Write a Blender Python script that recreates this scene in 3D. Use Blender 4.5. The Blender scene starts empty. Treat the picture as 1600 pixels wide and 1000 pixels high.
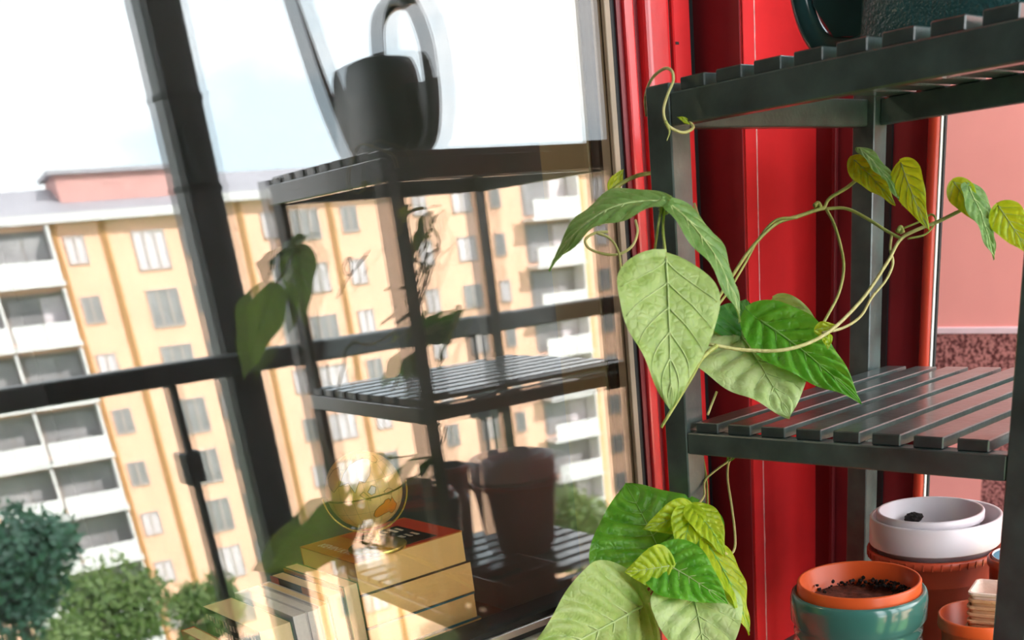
import bpy, bmesh, math, random
from mathutils import Vector, Matrix, noise as mnoise
random.seed(7)
SC = bpy.context.scene
COL = SC.collection

# ------------------------------------------------------------------ camera
FPX, PX, PY = 1596.76, 920.02, 1109.48            # focal length and optical centre in photo pixels (a crop of a taller photo)
CAM = Vector((0.92126, -0.74048, 0.0))
YAW, PITCH, ROLL = 0.873638, 0.434048, -0.101177
_f = Vector((-math.sin(YAW) * math.cos(PITCH), math.cos(YAW) * math.cos(PITCH), -math.sin(PITCH)))
_r = Vector((math.cos(YAW), math.sin(YAW), 0.0))
_u = _r.cross(_f)
RX = _r * math.cos(ROLL) + _u * math.sin(ROLL)
UX = -_r * math.sin(ROLL) + _u * math.cos(ROLL)
cam_data = bpy.data.cameras.new('camera')
cam = bpy.data.objects.new('camera', cam_data)
COL.objects.link(cam)
m3 = Matrix((RX, UX, -_f)).transposed()
cam.matrix_world = Matrix.Translation(CAM) @ m3.to_4x4()
cam_data.sensor_width = 36.0
cam_data.sensor_fit = 'HORIZONTAL'
cam_data.lens = FPX / 1600 * 36
cam_data.shift_x = (800 - PX) / 1600
cam_data.shift_y = (PY - 500) / 1600
cam_data.clip_start = 0.02
cam_data.clip_end = 600
cam_data.dof.use_dof = True
cam_data.dof.focus_distance = 1.02
cam_data.dof.aperture_fstop = 8.0
SC.camera = cam

# ------------------------------------------------------------------ sky
world = bpy.data.worlds.new('sky')
SC.world = world
world.use_nodes = True
nt = world.node_tree
nt.nodes.clear()
wo = nt.nodes.new('ShaderNodeOutputWorld')
wb = nt.nodes.new('ShaderNodeBackground')
tc = nt.nodes.new('ShaderNodeTexCoord')
mp = nt.nodes.new('ShaderNodeMapping')
mp.inputs['Scale'].default_value = (1.0, 1.0, 2.2)
nz = nt.nodes.new('ShaderNodeTexNoise')
nz.inputs['Scale'].default_value = 3.2
nz.inputs['Detail'].default_value = 5
nz.inputs['Roughness'].default_value = 0.55
cr = nt.nodes.new('ShaderNodeValToRGB')
cr.color_ramp.elements[0].position = 0.36
cr.color_ramp.elements[0].color = (0.56, 0.68, 0.76, 1)
cr.color_ramp.elements[1].position = 0.60
cr.color_ramp.elements[1].color = (1.0, 0.97, 0.96, 1)
nt.links.new(tc.outputs['Generated'], mp.inputs['Vector'])
nt.links.new(mp.outputs['Vector'], nz.inputs['Vector'])
nt.links.new(nz.outputs['Fac'], cr.inputs['Fac'])
nt.links.new(cr.outputs['Color'], wb.inputs['Color'])
wb.inputs['Strength'].default_value = 5.0
nt.links.new(wb.outputs['Background'], wo.inputs['Surface'])

# ------------------------------------------------------------------ sun (behind our own building, on the facade across the street)
sd = bpy.data.lights.new('sun', 'SUN')
sd.energy = 12.5
sd.angle = 0.01
sd.color = (1.0, 0.96, 0.92)
sun = bpy.data.objects.new('sun', sd)
COL.objects.link(sun)
sun.rotation_euler = Vector((0.75, -0.22, -0.62)).to_track_quat('-Z', 'Y').to_euler()

SC.view_settings.view_transform = 'Standard'
SC.view_settings.look = 'None'
SC.view_settings.exposure = 0.62
SC.view_settings.gamma = 1.0
SC.view_settings.use_curve_mapping = False
SC.cycles.max_bounces = 12
SC.cycles.transparent_max_bounces = 40
SC.cycles.glossy_bounces = 8
SC.cycles.use_denoising = True

# ------------------------------------------------------------------ helpers
def at(x, y, d):
    """world point seen at photo position x, y at depth d along the optical axis"""
    return CAM + (_f + RX * ((x - PX) / FPX) + UX * ((PY - y) / FPX)) * d

def tag(o, label=None, cat=None, group=None, kind=None):
    if label: o['label'] = label
    if cat: o['category'] = cat
    if group: o['group'] = group
    if kind: o['kind'] = kind
    return o

def empty(name, loc=(0, 0, 0), mat=None):
    o = bpy.data.objects.new(name, None)
    COL.objects.link(o)
    o.matrix_world = mat if mat is not None else Matrix.Translation(Vector(loc))
    o.empty_display_size = 0.05
    return o

_inv = {}
def put(name, me, mat=None, parent=None, local=False):
    o = bpy.data.objects.new(name, me)
    COL.objects.link(o)
    if mat is not None and not me.materials:
        me.materials.append(mat)
    if parent is not None:
        o.parent = parent
        if not local:
            # geometry given in world coordinates
            p = parent
            o.matrix_parent_inverse = WORLD_OF(parent).inverted()
    return o

def WORLD_OF(o):
    m = Matrix(o.matrix_basis)
    if o.parent is not None:
        m = WORLD_OF(o.parent) @ o.matrix_parent_inverse @ m
    return m

def pyd(name, vs, fs, mat=None, parent=None, smooth=False, local=False):
    me = bpy.data.meshes.new(name)
    me.from_pydata([tuple(v) for v in vs], [], [tuple(f) for f in fs])
    me.update()
    if smooth:
        me.polygons.foreach_set('use_smooth', [True] * len(me.polygons))
    return put(name, me, mat, parent, local)

def box_mesh(x0, x1, y0, y1, z0, z1, bevel=0.0, seg=1):
    bm = bmesh.new()
    bmesh.ops.create_cube(bm, size=1.0)
    for v in bm.verts:
        v.co = Vector(((x0 + x1) / 2 + v.co.x * (x1 - x0), (y0 + y1) / 2 + v.co.y * (y1 - y0), (z0 + z1) / 2 + v.co.z * (z1 - z0)))
    if bevel > 0:
        bmesh.ops.bevel(bm, geom=bm.edges[:], offset=bevel, segments=seg, affect='EDGES', profile=0.5)
    me = bpy.data.meshes.new('box')
    bm.to_mesh(me)
    bm.free()
    return me

def box(name, x0, x1, y0, y1, z0, z1, mat=None, parent=None, bevel=0.0, seg=1, local=False, smooth=False):
    me = box_mesh(x0, x1, y0, y1, z0, z1, bevel, seg)
    me.name = name
    if smooth:
        me.polygons.foreach_set('use_smooth', [True] * len(me.polygons))
    return put(name, me, mat, parent, local)

def catmull(pts, n=6):
    if len(pts) < 3:
        return [Vector(p) for p in pts]
    P = [Vector(p) for p in pts]
    P = [P[0] * 2 - P[1]] + P + [P[-1] * 2 - P[-2]]
    out = []
    for i in range(1, len(P) - 2):
        for k in range(n):
            t = k / n
            a, b, c, d = P[i - 1], P[i], P[i + 1], P[i + 2]
            out.append(0.5 * ((2 * b) + (c - a) * t + (2 * a - 5 * b + 4 * c - d) * t * t + (3 * b - a - 3 * c + d) * t ** 3))
    out.append(P[-2])
    return out

def tube_geo(pts, r, n=8, V=None, Fc=None, cap=True):
    V = [] if V is None else V
    Fc = [] if Fc is None else Fc
    b0 = len(V)
    m = len(pts)
    prev = None
    for i, p in enumerate(pts):
        t = (pts[min(i + 1, m - 1)] - pts[max(i - 1, 0)])
        if t.length < 1e-9: t = Vector((0, 0, 1))
        t.normalize()
        if prev is None:
            a = t.orthogonal().normalized()
        else:
            a = (prev - t * prev.dot(t))
            a = a.normalized() if a.length > 1e-6 else t.orthogonal().normalized()
        prev = a
        b = t.cross(a)
        rr = r(i / (m - 1)) if callable(r) else r
        for k in range(n):
            an = 2 * math.pi * k / n
            V.append(p + (a * math.cos(an) + b * math.sin(an)) * rr)
    for i in range(m - 1):
        for k in range(n):
            k2 = (k + 1) % n
            Fc.append((b0 + i * n + k, b0 + i * n + k2, b0 + (i + 1) * n + k2, b0 + (i + 1) * n + k))
    if cap:
        Fc.append(tuple(b0 + k for k in reversed(range(n))))
        Fc.append(tuple(b0 + (m - 1) * n + k for k in range(n)))
    return V, Fc

def tube(name, pts, r, mat, parent=None, n=8, sm=6, local=False):
    V, Fc = tube_geo(catmull(pts, sm) if sm else [Vector(p) for p in pts], r, n)
    return pyd(name, V, Fc, mat, parent, True, local)

def lathe(name, prof, c, mat, parent=None, seg=56, local=False, smooth=True, M=None):
    V, Fc = [], []
    c = Vector(c)
    n = len(prof)
    for i, (r, z) in enumerate(prof):
        for k in range(seg):
            a = 2 * math.pi * k / seg
            v = Vector((r * math.cos(a), r * math.sin(a), z))
            if M is not None: v = M @ v
            V.append(v + c)
    for i in range(n - 1):
        for k in range(seg):
            k2 = (k + 1) % seg
            Fc.append((i * seg + k, i * seg + k2, (i + 1) * seg + k2, (i + 1) * seg + k))
    o = pyd(name, V, Fc, mat, parent, smooth, local)
    return o

# ------------------------------------------------------------------ materials
def mat_new(name):
    m = bpy.data.materials.new(name)
    m.use_nodes = True
    return m, m.node_tree, m.node_tree.nodes['Principled BSDF']

def paint(name, col, rough=0.45, var=0.12, scale=8.0, bump=0.0, bscale=60.0, metal=0.0, spec=0.5, stretch=(1, 1, 1), coat=0.0, detail=4):
    m, t, b = mat_new(name)
    b.inputs['Roughness'].default_value = rough
    b.inputs['Metallic'].default_value = metal
    b.inputs['Specular IOR Level'].default_value = spec
    b.inputs['Coat Weight'].default_value = coat
    b.inputs['Coat Roughness'].default_value = 0.15
    co = t.nodes.new('ShaderNodeTexCoord')
    mpn = t.nodes.new('ShaderNodeMapping')
    mpn.inputs['Scale'].default_value = stretch
    t.links.new(co.outputs['Object'], mpn.inputs['Vector'])
    n = t.nodes.new('ShaderNodeTexNoise')
    n.inputs['Scale'].default_value = scale
    n.inputs['Detail'].default_value = detail
    t.links.new(mpn.outputs['Vector'], n.inputs['Vector'])
    r = t.nodes.new('ShaderNodeValToRGB')
    c = Vector(col)
    r.color_ramp.elements[0].position = 0.3
    r.color_ramp.elements[1].position = 0.7
    r.color_ramp.elements[0].color = tuple(max(0, x * (1 - var)) for x in col) + (1,)
    r.color_ramp.elements[1].color = tuple(min(1, x * (1 + var)) for x in col) + (1,)
    t.links.new(n.outputs['Fac'], r.inputs['Fac'])
    t.links.new(r.outputs['Color'], b.inputs['Base Color'])
    if bump > 0:
        n2 = t.nodes.new('ShaderNodeTexNoise')
        n2.inputs['Scale'].default_value = bscale
        n2.inputs['Detail'].default_value = 3
        t.links.new(mpn.outputs['Vector'], n2.inputs['Vector'])
        bp = t.nodes.new('ShaderNodeBump')
        bp.inputs['Strength'].default_value = bump
        bp.inputs['Distance'].default_value = 0.002
        t.links.new(n2.outputs['Fac'], bp.inputs['Height'])
        t.links.new(bp.outputs['Normal'], b.inputs['Normal'])
    return m

def glass_mat(name, r):
    m = bpy.data.materials.new(name)
    m.use_nodes = True
    t = m.node_tree
    t.nodes.clear()
    o = t.nodes.new('ShaderNodeOutputMaterial')
    tr = t.nodes.new('ShaderNodeBsdfTransparent')
    tr.inputs['Color'].default_value = (0.995, 0.998, 0.996, 1)
    g = t.nodes.new('ShaderNodeBsdfGlossy')
    g.inputs['Roughness'].default_value = 0.0
    g.inputs['Color'].default_value = (1, 1, 1, 1)
    mx = t.nodes.new('ShaderNodeMixShader')
    mx.inputs['Fac'].default_value = r
    t.links.new(tr.outputs[0], mx.inputs[1])
    t.links.new(g.outputs[0], mx.inputs[2])
    t.links.new(mx.outputs[0], o.inputs['Surface'])
    return m

def leaf_mat(name, c1, c2, trans, tcol, rough=0.38, scale=90.0):
    m, t, b = mat_new(name)
    co = t.nodes.new('ShaderNodeTexCoord')
    n = t.nodes.new('ShaderNodeTexNoise')
    n.inputs['Scale'].default_value = scale
    n.inputs['Detail'].default_value = 4
    t.links.new(co.outputs['Object'], n.inputs['Vector'])
    r = t.nodes.new('ShaderNodeValToRGB')
    r.color_ramp.elements[0].position = 0.35
    r.color_ramp.elements[1].position = 0.68
    r.color_ramp.elements[0].color = c1 + (1,)
    r.color_ramp.elements[1].color = c2 + (1,)
    t.links.new(n.outputs['Fac'], r.inputs['Fac'])
    t.links.new(r.outputs['Color'], b.inputs['Base Color'])
    b.inputs['Roughness'].default_value = rough
    v = t.nodes.new('ShaderNodeTexVoronoi')
    v.feature = 'DISTANCE_TO_EDGE'
    v.inputs['Scale'].default_value = 150
    t.links.new(co.outputs['Object'], v.inputs['Vector'])
    mr = t.nodes.new('ShaderNodeMapRange')
    mr.inputs['From Max'].default_value = 0.25
    t.links.new(v.outputs['Distance'], mr.inputs['Value'])
    bp = t.nodes.new('ShaderNodeBump')
    bp.inputs['Strength'].default_value = 0.4
    bp.inputs['Distance'].default_value = 0.001
    t.links.new(mr.outputs['Result'], bp.inputs['Height'])
    t.links.new(bp.outputs['Normal'], b.inputs['Normal'])
    tl = t.nodes.new('ShaderNodeBsdfTranslucent')
    tl.inputs['Color'].default_value = tcol + (1,)
    mx = t.nodes.new('ShaderNodeMixShader')
    mx.inputs['Fac'].default_value = trans
    t.links.new(b.outputs[0], mx.inputs[1])
    t.links.new(tl.outputs[0], mx.inputs[2])
    t.links.new(mx.outputs[0], t.nodes['Material Output'].inputs['Surface'])
    return m

def speckle(name, c1, c2, scale):
    m, t, b = mat_new(name)
    co = t.nodes.new('ShaderNodeTexCoord')
    v = t.nodes.new('ShaderNodeTexNoise')
    v.inputs['Scale'].default_value = scale
    v.inputs['Detail'].default_value = 3
    t.links.new(co.outputs['Object'], v.inputs['Vector'])
    r = t.nodes.new('ShaderNodeValToRGB')
    r.color_ramp.elements[0].position = 0.42
    r.color_ramp.elements[1].position = 0.58
    r.color_ramp.elements[0].color = c1 + (1,)
    r.color_ramp.elements[1].color = c2 + (1,)
    t.links.new(v.outputs['Fac'], r.inputs['Fac'])
    t.links.new(r.outputs['Color'], b.inputs['Base Color'])
    b.inputs['Roughness'].default_value = 0.5
    bp = t.nodes.new('ShaderNodeBump')
    bp.inputs['Strength'].default_value = 0.4
    bp.inputs['Distance'].default_value = 0.003
    t.links.new(v.outputs['Fac'], bp.inputs['Height'])
    t.links.new(bp.outputs['Normal'], b.inputs['Normal'])
    return m

M = {}
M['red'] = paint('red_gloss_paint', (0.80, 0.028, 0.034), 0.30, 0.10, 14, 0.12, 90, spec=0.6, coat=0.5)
M['red_shaded'] = paint('red_paint_shaded', (0.21, 0.020, 0.028), 0.34, 0.12, 14, 0.12, 90, spec=0.4)  # darker copy of the red paint, shade put into the colour
M['red_orange'] = paint('orange_red_trim_paint', (0.62, 0.06, 0.03), 0.3, 0.08, 14)
M['pink'] = paint('salmon_wall_paint', (0.92, 0.36, 0.32), 0.45, 0.04, 5)
M['sill_pink'] = paint('pale_pink_sill_paint', (0.86, 0.62, 0.66), 0.4, 0.04, 20)
M['caulk'] = paint('pale_sealant', (0.78, 0.45, 0.45), 0.7, 0.2, 120)
M['granite'] = speckle('red_speckled_stone', (0.10, 0.022, 0.022), (0.55, 0.22, 0.20), 150)
M['wood'] = paint('dark_stained_wood', (0.048, 0.074, 0.072), 0.36, 0.5, 26, 0.25, 160, spec=0.8, stretch=(1, 1, 1), coat=0.6)
M['tan'] = paint('tan_window_seal', (0.42, 0.33, 0.25), 0.5, 0.1, 20)
M['khaki'] = paint('khaki_window_wood', (0.34, 0.29, 0.18), 0.5, 0.12, 9)
M['black'] = paint('black_rubber', (0.008, 0.011, 0.014), 0.6, 0.2, 20)
M['alu'] = paint('pale_aluminium', (0.70, 0.70, 0.70), 0.32, 0.06, 40, metal=0.75)
M['white'] = paint('white_window_plastic', (0.78, 0.77, 0.76), 0.4, 0.04, 20)
M['glass'] = glass_mat('clear_window_glass', 0.030)
M['glass_coated'] = glass_mat('low_emissivity_coated_glass', 0.088)
M['plaster'] = paint('room_plaster', (0.22, 0.24, 0.24), 0.8, 0.06, 6)
M['slate'] = paint('dark_slate_wall_paint', (0.045, 0.050, 0.052), 0.6, 0.1, 6)
M['ceil'] = paint('balcony_ceiling_paint', (0.30, 0.29, 0.28), 0.7, 0.05, 6)
M['floor'] = paint('grey_balcony_concrete', (0.17, 0.165, 0.16), 0.7, 0.15, 12, 0.2, 80)
M['rail'] = paint('dark_grey_railing_metal', (0.040, 0.052, 0.055), 0.42, 0.15, 10, spec=0.5)
M['can'] = paint('dark_green_hammered_plastic', (0.022, 0.085, 0.090), 0.22, 0.2, 30, 1.0, 330, spec=0.6)
M['can_smooth'] = paint('dark_green_smooth_plastic', (0.018, 0.065, 0.070), 0.18, 0.15, 30, spec=0.6)
M['teal'] = paint('teal_glazed_ceramic', (0.055, 0.19, 0.165), 0.16, 0.14, 12, spec=0.6, coat=0.4)
M['orange'] = paint('orange_plant_pot_plastic', (0.78, 0.11, 0.022), 0.34, 0.08, 14)
M['brownpot'] = paint('brick_red_pot_plastic', (0.52, 0.070, 0.028), 0.38, 0.10, 14)
M['whitepot'] = paint('white_pot_plastic', (0.80, 0.73, 0.77), 0.35, 0.03, 14)
M['bluepot'] = paint('blue_grey_pot_plastic', (0.10, 0.20, 0.26), 0.4, 0.1, 14)
M['planter'] = paint('terracotta_planter_plastic', (0.36, 0.060, 0.042), 0.4, 0.10, 14)
M['soil'] = paint('dark_potting_soil', (0.018, 0.014, 0.013), 0.95, 0.6, 160, 1.0, 240)
M['soil_red'] = paint('dry_brown_soil', (0.16, 0.040, 0.022), 0.9, 0.6, 140, 1.0, 240)
M['peat'] = paint('tan_peat_card', (0.62, 0.33, 0.17), 0.8, 0.15, 60, 0.5, 300)
M['pale_card'] = paint('pale_pressed_card', (0.80, 0.58, 0.48), 0.8, 0.08, 60, 0.3, 300)
M['stem'] = leaf_mat('green_stem', (0.36, 0.42, 0.10), (0.52, 0.55, 0.18), 0.15, (0.5, 0.6, 0.1), 0.4, 60)
M['stem_pale'] = leaf_mat('pale_green_stem', (0.56, 0.56, 0.22), (0.66, 0.62, 0.30), 0.15, (0.6, 0.6, 0.2), 0.4, 60)
M['vein'] = leaf_mat('pale_leaf_vein', (0.50, 0.66, 0.26), (0.62, 0.76, 0.36), 0.25, (0.4, 0.6, 0.15), 0.45, 60)
M['vein_d'] = leaf_mat('green_leaf_vein', (0.24, 0.52, 0.10), (0.34, 0.60, 0.16), 0.25, (0.3, 0.6, 0.1), 0.45, 60)
M['leaf'] = leaf_mat('bean_leaf_green', (0.08, 0.36, 0.02), (0.20, 0.55, 0.05), 0.45, (0.25, 0.62, 0.04))
M['leaf_d'] = leaf_mat('bean_leaf_deep_green', (0.03, 0.20, 0.03), (0.08, 0.34, 0.05), 0.45, (0.18, 0.55, 0.04))
M['leaf_p'] = leaf_mat('bean_leaf_pale_green', (0.40, 0.60, 0.16), (0.56, 0.74, 0.29), 0.45, (0.35, 0.6, 0.1), 0.34)
M['leaf_l'] = leaf_mat('bean_leaf_light_green', (0.52, 0.72, 0.26), (0.66, 0.83, 0.40), 0.4, (0.4, 0.65, 0.12), 0.34)
M['leaf_y'] = leaf_mat('young_leaf_yellow_green', (0.36, 0.56, 0.015), (0.55, 0.70, 0.04), 0.45, (0.65, 0.75, 0.02))
M['leaf_g'] = leaf_mat('bean_leaf_grey_green', (0.18, 0.38, 0.10), (0.30, 0.52, 0.18), 0.45, (0.3, 0.5, 0.1))
M['page'] = paint('cream_book_pages', (0.95, 0.58, 0.21), 0.75, 0.10, 300, stretch=(1, 1, 9))
M['page_v'] = paint('cream_upright_pages', (0.92, 0.70, 0.38), 0.75, 0.10, 300, stretch=(1, 9, 1))
M['page_w'] = paint('white_book_pages', (0.85, 0.80, 0.74), 0.75, 0.06, 300)
M['cov_orange'] = paint('orange_book_cover', (0.62, 0.21, 0.03), 0.35, 0.15, 20)
M['cov_red'] = paint('red_book_cover', (0.60, 0.06, 0.03), 0.35, 0.10, 20)
M['cov_green'] = paint('green_book_cover', (0.05, 0.16, 0.03), 0.35, 0.3, 30)
M['cov_dgreen'] = paint('dark_green_book_cover', (0.02, 0.055, 0.035), 0.35, 0.4, 60)
M['cov_teal'] = paint('teal_book_cover', (0.02, 0.16, 0.20), 0.35, 0.2, 20)
M['cov_brown'] = paint('brown_book_cover', (0.09, 0.05, 0.02), 0.35, 0.2, 20)
M['cov_white'] = paint('white_book_cover', (0.80, 0.76, 0.74), 0.4, 0.05, 20)
M['cov_black'] = paint('black_book_cover', (0.012, 0.014, 0.016), 0.35, 0.2, 20)
M['ink'] = paint('white_cover_print', (0.85, 0.74, 0.58), 0.5, 0.05, 20)
M['ink_d'] = paint('dark_cover_print', (0.12, 0.05, 0.01), 0.5, 0.05, 20)
M['globe'] = paint('antique_globe_paper', (0.80, 0.52, 0.20), 0.28, 0.14, 30, spec=0.5, coat=0.3)
M['gl_white'] = paint('pale_map_print', (0.80, 0.72, 0.66), 0.35, 0.08, 60)
M['gl_orange'] = paint('orange_map_print', (0.72, 0.24, 0.03), 0.35, 0.08, 60)
M['gl_ochre'] = paint('ochre_map_print', (0.70, 0.42, 0.16), 0.35, 0.08, 60)
M['gl_line'] = paint('brown_map_line', (0.14, 0.08, 0.02), 0.4, 0.1, 60)
M['gold'] = paint('brushed_brass', (0.80, 0.60, 0.16), 0.26, 0.08, 30, metal=0.85)
M['table'] = paint('dark_interior_table_wood', (0.05, 0.045, 0.035), 0.5, 0.2, 12)
M['peach'] = paint('peach_facade_render', (0.88, 0.53, 0.37), 0.85, 0.06, 0.35)
M['peach_d'] = paint('ochre_facade_strip', (0.72, 0.42, 0.20), 0.85, 0.06, 0.35)
M['eave'] = paint('pale_eave_metal', (0.62, 0.60, 0.60), 0.6, 0.05, 0.5)
M['roof'] = paint('grey_roof_sheet', (0.34, 0.33, 0.36), 0.6, 0.08, 0.5)
M['pent'] = paint('dusty_pink_penthouse_cladding', (0.56, 0.30, 0.27), 0.7, 0.08, 0.8)
M['bwin'] = paint('facade_window_frame', (0.50, 0.42, 0.38), 0.6, 0.05, 1)
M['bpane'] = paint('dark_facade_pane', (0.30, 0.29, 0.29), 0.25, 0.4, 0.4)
M['bpane_l'] = paint('curtained_facade_pane', (0.66, 0.60, 0.62), 0.4, 0.2, 0.6)
M['bwhite'] = paint('white_balcony_parapet', (0.72, 0.70, 0.70), 0.7, 0.06, 0.7)
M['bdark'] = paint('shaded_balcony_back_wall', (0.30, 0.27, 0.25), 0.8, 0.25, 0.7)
M['pipe'] = paint('brown_drain_pipe', (0.42, 0.22, 0.08), 0.6, 0.05, 1)
M['grass'] = paint('lawn_grass', (0.10, 0.20, 0.05), 0.95, 0.4, 0.5)
M['bark'] = paint('tree_bark', (0.09, 0.07, 0.05), 0.9, 0.3, 4)
M['fol1'] = leaf_mat('tree_foliage', (0.06, 0.11, 0.03), (0.16, 0.22, 0.07), 0.25, (0.2, 0.4, 0.05), 0.6, 1.5)
M['fol2'] = leaf_mat('dark_tree_foliage', (0.010, 0.045, 0.030), (0.03, 0.10, 0.06), 0.2, (0.05, 0.2, 0.06), 0.6, 1.5)

# ------------------------------------------------------------------ setting
FLOOR, CEIL = -1.36, 1.12
S = 'structure'
tag(box('floor', -3.6, 1.56, -2.3, 1.8, FLOOR - 0.2, FLOOR, M['floor']), 'grey concrete floor of balcony and room', kind=S)
tag(box('ceiling', -3.6, 1.56, -2.3, 0.98, CEIL, CEIL + 0.25, M['ceil']), 'pale ceiling slab over the balcony', kind=S)
tag(box('wall_room_back', -3.6, -3.4, -2.3, 1.8, FLOOR, CEIL, M['plaster']), 'dark back wall of the room', kind=S)
tag(box('wall_room_left', -3.4, -0.14, -2.3, -2.2, FLOOR, CEIL, M['plaster']), 'side wall of the room behind the books', kind=S)
# window wall around the opening (opening y -1.7..0.15, z -0.44..0.95)
tag(box('wall_left_lower', -0.14, -0.012, -2.3, 0.29, FLOOR, -0.536, M['red']), 'red wall under the window', kind=S)
tag(box('wall_left_upper', -0.14, -0.005, -2.3, 0.29, 0.95, CEIL, M['red']), 'red wall over the window', kind=S)
tag(box('wall_left_near', -0.14, -0.005, -2.3, -1.7, -0.512, 0.95, M['red']), 'red wall beside the window', kind=S)
tag(box('wall_left_far', -3.4, -0.14, 0.40, 0.55, FLOOR, CEIL, M['plaster']), 'inner room partition', kind=S)
tag(box('wall_added_near', 0.0, 1.50, -1.35, -1.25, FLOOR, CEIL, M['slate']), 'added dark wall behind the camera, blocking light from behind', kind=S)  # unseen wall set close behind the camera to cut light
tag(box('wall_added_side', 1.44, 1.54, -1.35, -0.46, FLOOR, CEIL, M['slate']), 'added dark side wall beside the camera, blocking skylight', kind=S)  # unseen wall added to keep skylight off the camera-facing faces
tag(box('wall_alcove', -1.10, -1.00, 0.55, 1.80, FLOOR, CEIL, M['slate']), 'dark wall of the alcove beyond the shelf', kind=S)
# stepped red pier right of the window
pier = tag(box('wall_back_pier', -0.14, 0.0715, 0.283, 0.43, FLOOR, CEIL, M['red'], bevel=0.002), 'glossy red pier beside the window', kind=S)
# raised strip with a ragged sealant line at the pier's corner
box('shade_panel', 0.0, 0.0700, 0.2815, 0.2832, FLOOR, CEIL, M['red_shaded'], pier)  # thin sheet added to carry the pier face's shade as colour
box('corner_strip', 0.0715, 0.0735, 0.284, 0.303, FLOOR, CEIL, M['red'], pier, bevel=0.0006)
V, Fc = [], []
n = 420
for i in range(n + 1):
    z = -0.56 + 0.95 * i / n
    w = 0.0009 + 0.0011 * max(0, mnoise.noise(Vector((z * 60, 0, 3)))) + 0.0006 * max(0, mnoise.noise(Vector((z * 190, 4, 3))))
    y = 0.3045 + 0.0008 * mnoise.noise(Vector((z * 45, 8, 1)))
    for (dx, dy) in ((0, -w), (0.0016, -w * 0.3), (0.0016, w * 0.3), (0, w)):
        V.append((0.0715 + dx, y + dy, z))
for i in range(n):
    for k in range(3):
        Fc.append((4 * i + k, 4 * i + k + 1, 4 * i + k + 5, 4 * i + k + 4))
pyd('sealant_bead', V, Fc, M['caulk'], pier, True)
# wall behind the shelf
wb_ = tag(box('wall_back', 0.0, 0.231, 0.418, 0.432, FLOOR, CEIL, M['red_shaded']), 'red wall behind the shelf unit, with shade in its colour', kind=S)  # red wall, darkened in its colour to stand for shade
box('upright_profile', 0.098, 0.104, 0.412, 0.418, FLOOR, CEIL, M['red_shaded'], wb_, bevel=0.001)
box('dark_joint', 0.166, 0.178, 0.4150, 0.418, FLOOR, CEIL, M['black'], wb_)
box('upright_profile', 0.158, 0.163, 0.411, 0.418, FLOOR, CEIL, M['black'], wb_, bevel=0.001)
tr = tag(bpy.data.objects.new('trim_1', None), 'orange red rounded corner trim', kind=S)
COL.objects.link(tr)
lathe('round_trim', [(0.0075, FLOOR), (0.0075, CEIL)], (0.2330, 0.4135, 0), M['red_orange'], tr, 20)
box('joint_cover', 0.2405, 0.2418, 0.4110, 0.4155, FLOOR, CEIL, M['white'], tr)
box('joint_gap', 0.2395, 0.2440, 0.4155, 0.4190, FLOOR, CEIL, M['black'], tr)
wr = tag(bpy.data.objects.new('wall_right', None), 'salmon pink wall with red speckled stone', kind=S)
COL.objects.link(wr)
box('salmon_panel', -1.00, 1.50, 1.700, 1.80, -0.288, CEIL, M['pink'], wr)
box('pale_sill', -1.00, 1.50, 1.694, 1.80, -0.3026, -0.288, M['sill_pink'], wr, bevel=0.001)
box('stone_band', -1.00, 1.50, 1.697, 1.80, -0.500, -0.3026, M['granite'], wr, bevel=0.001)
box('salmon_panel', -1.00, -0.3585, 1.700, 1.80, FLOOR, -0.500, M['pink'], wr, bevel=0.001)
box('stone_panel', -0.3585, 1.50, 1.699, 1.80, FLOOR, -0.500, M['granite'], wr, bevel=0.001)

# ------------------------------------------------------------------ window
win = tag(bpy.data.objects.new('window_1', None), 'double glazed window with red frame reflecting the balcony', kind=S)
COL.objects.link(win)
Y0, Y1 = -1.7, 0.150
Z0, Z1 = -0.405, 0.95
for x, gm in ((-0.004, 'glass'), (-0.0210, 'glass_coated')):
    box('glass_pane', x - 0.003, x, Y0, Y1 + 0.002, Z0 - 0.004, Z1, M[gm], win)
# right jamb, seen in depth through the glass
box('spacer_bar', -0.0212, -0.0085, 0.1502, 0.156, Z0, Z1, M['tan'], win)
box('spacer_bar', -0.0388, -0.0260, 0.1502, 0.156, Z0, Z1, M['black'], win)
box('inner_jamb', -0.130, -0.0435, 0.1502, 0.30, Z0 - 0.11, Z1, M['khaki'], win, bevel=0.002)
box('glazing_bead', -0.004, 0.0015, 0.1475, 0.1560, Z0, Z1, M['tan'], win, bevel=0.0007)
box('gasket', -0.006, 0.0010, 0.1562, 0.1620, Z0 - 0.04, Z1, M['black'], win)
box('shaded_rebate', -0.02, 0.0040, 0.1620, 0.1700, Z0 - 0.06, Z1, M['red_shaded'], win)  # this strip and the next imitate shade on the frame steps
box('shaded_rebate', -0.02, 0.0050, 0.1840, 0.1935, -1.0, CEIL, M['red_shaded'], win)
box('sash_frame', -0.02, 0.0090, 0.1695, 0.1845, Z0 - 0.06, Z1, M['red'], win, bevel=0.003, seg=2, smooth=False)
box('outer_frame', -0.02, 0.0170, 0.1925, 0.2330, -1.0, CEIL, M['red'], win, bevel=0.008, seg=4)
box('frame_gap', -0.02, 0.0080, 0.2330, 0.2400, -1.0, CEIL, M['black'], win)
box('casing_strip', -0.02, 0.0130, 0.2390, 0.2670, -1.0, CEIL, M['red'], win, bevel=0.0015)
box('screw_slot', 0.0130, 0.0137, 0.2410, 0.2460, 0.180, 0.1825, M['black'], win)
box('casing_gap', -0.02, 0.0040, 0.2670, 0.2832, -1.0, CEIL, M['black'], win)
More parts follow.
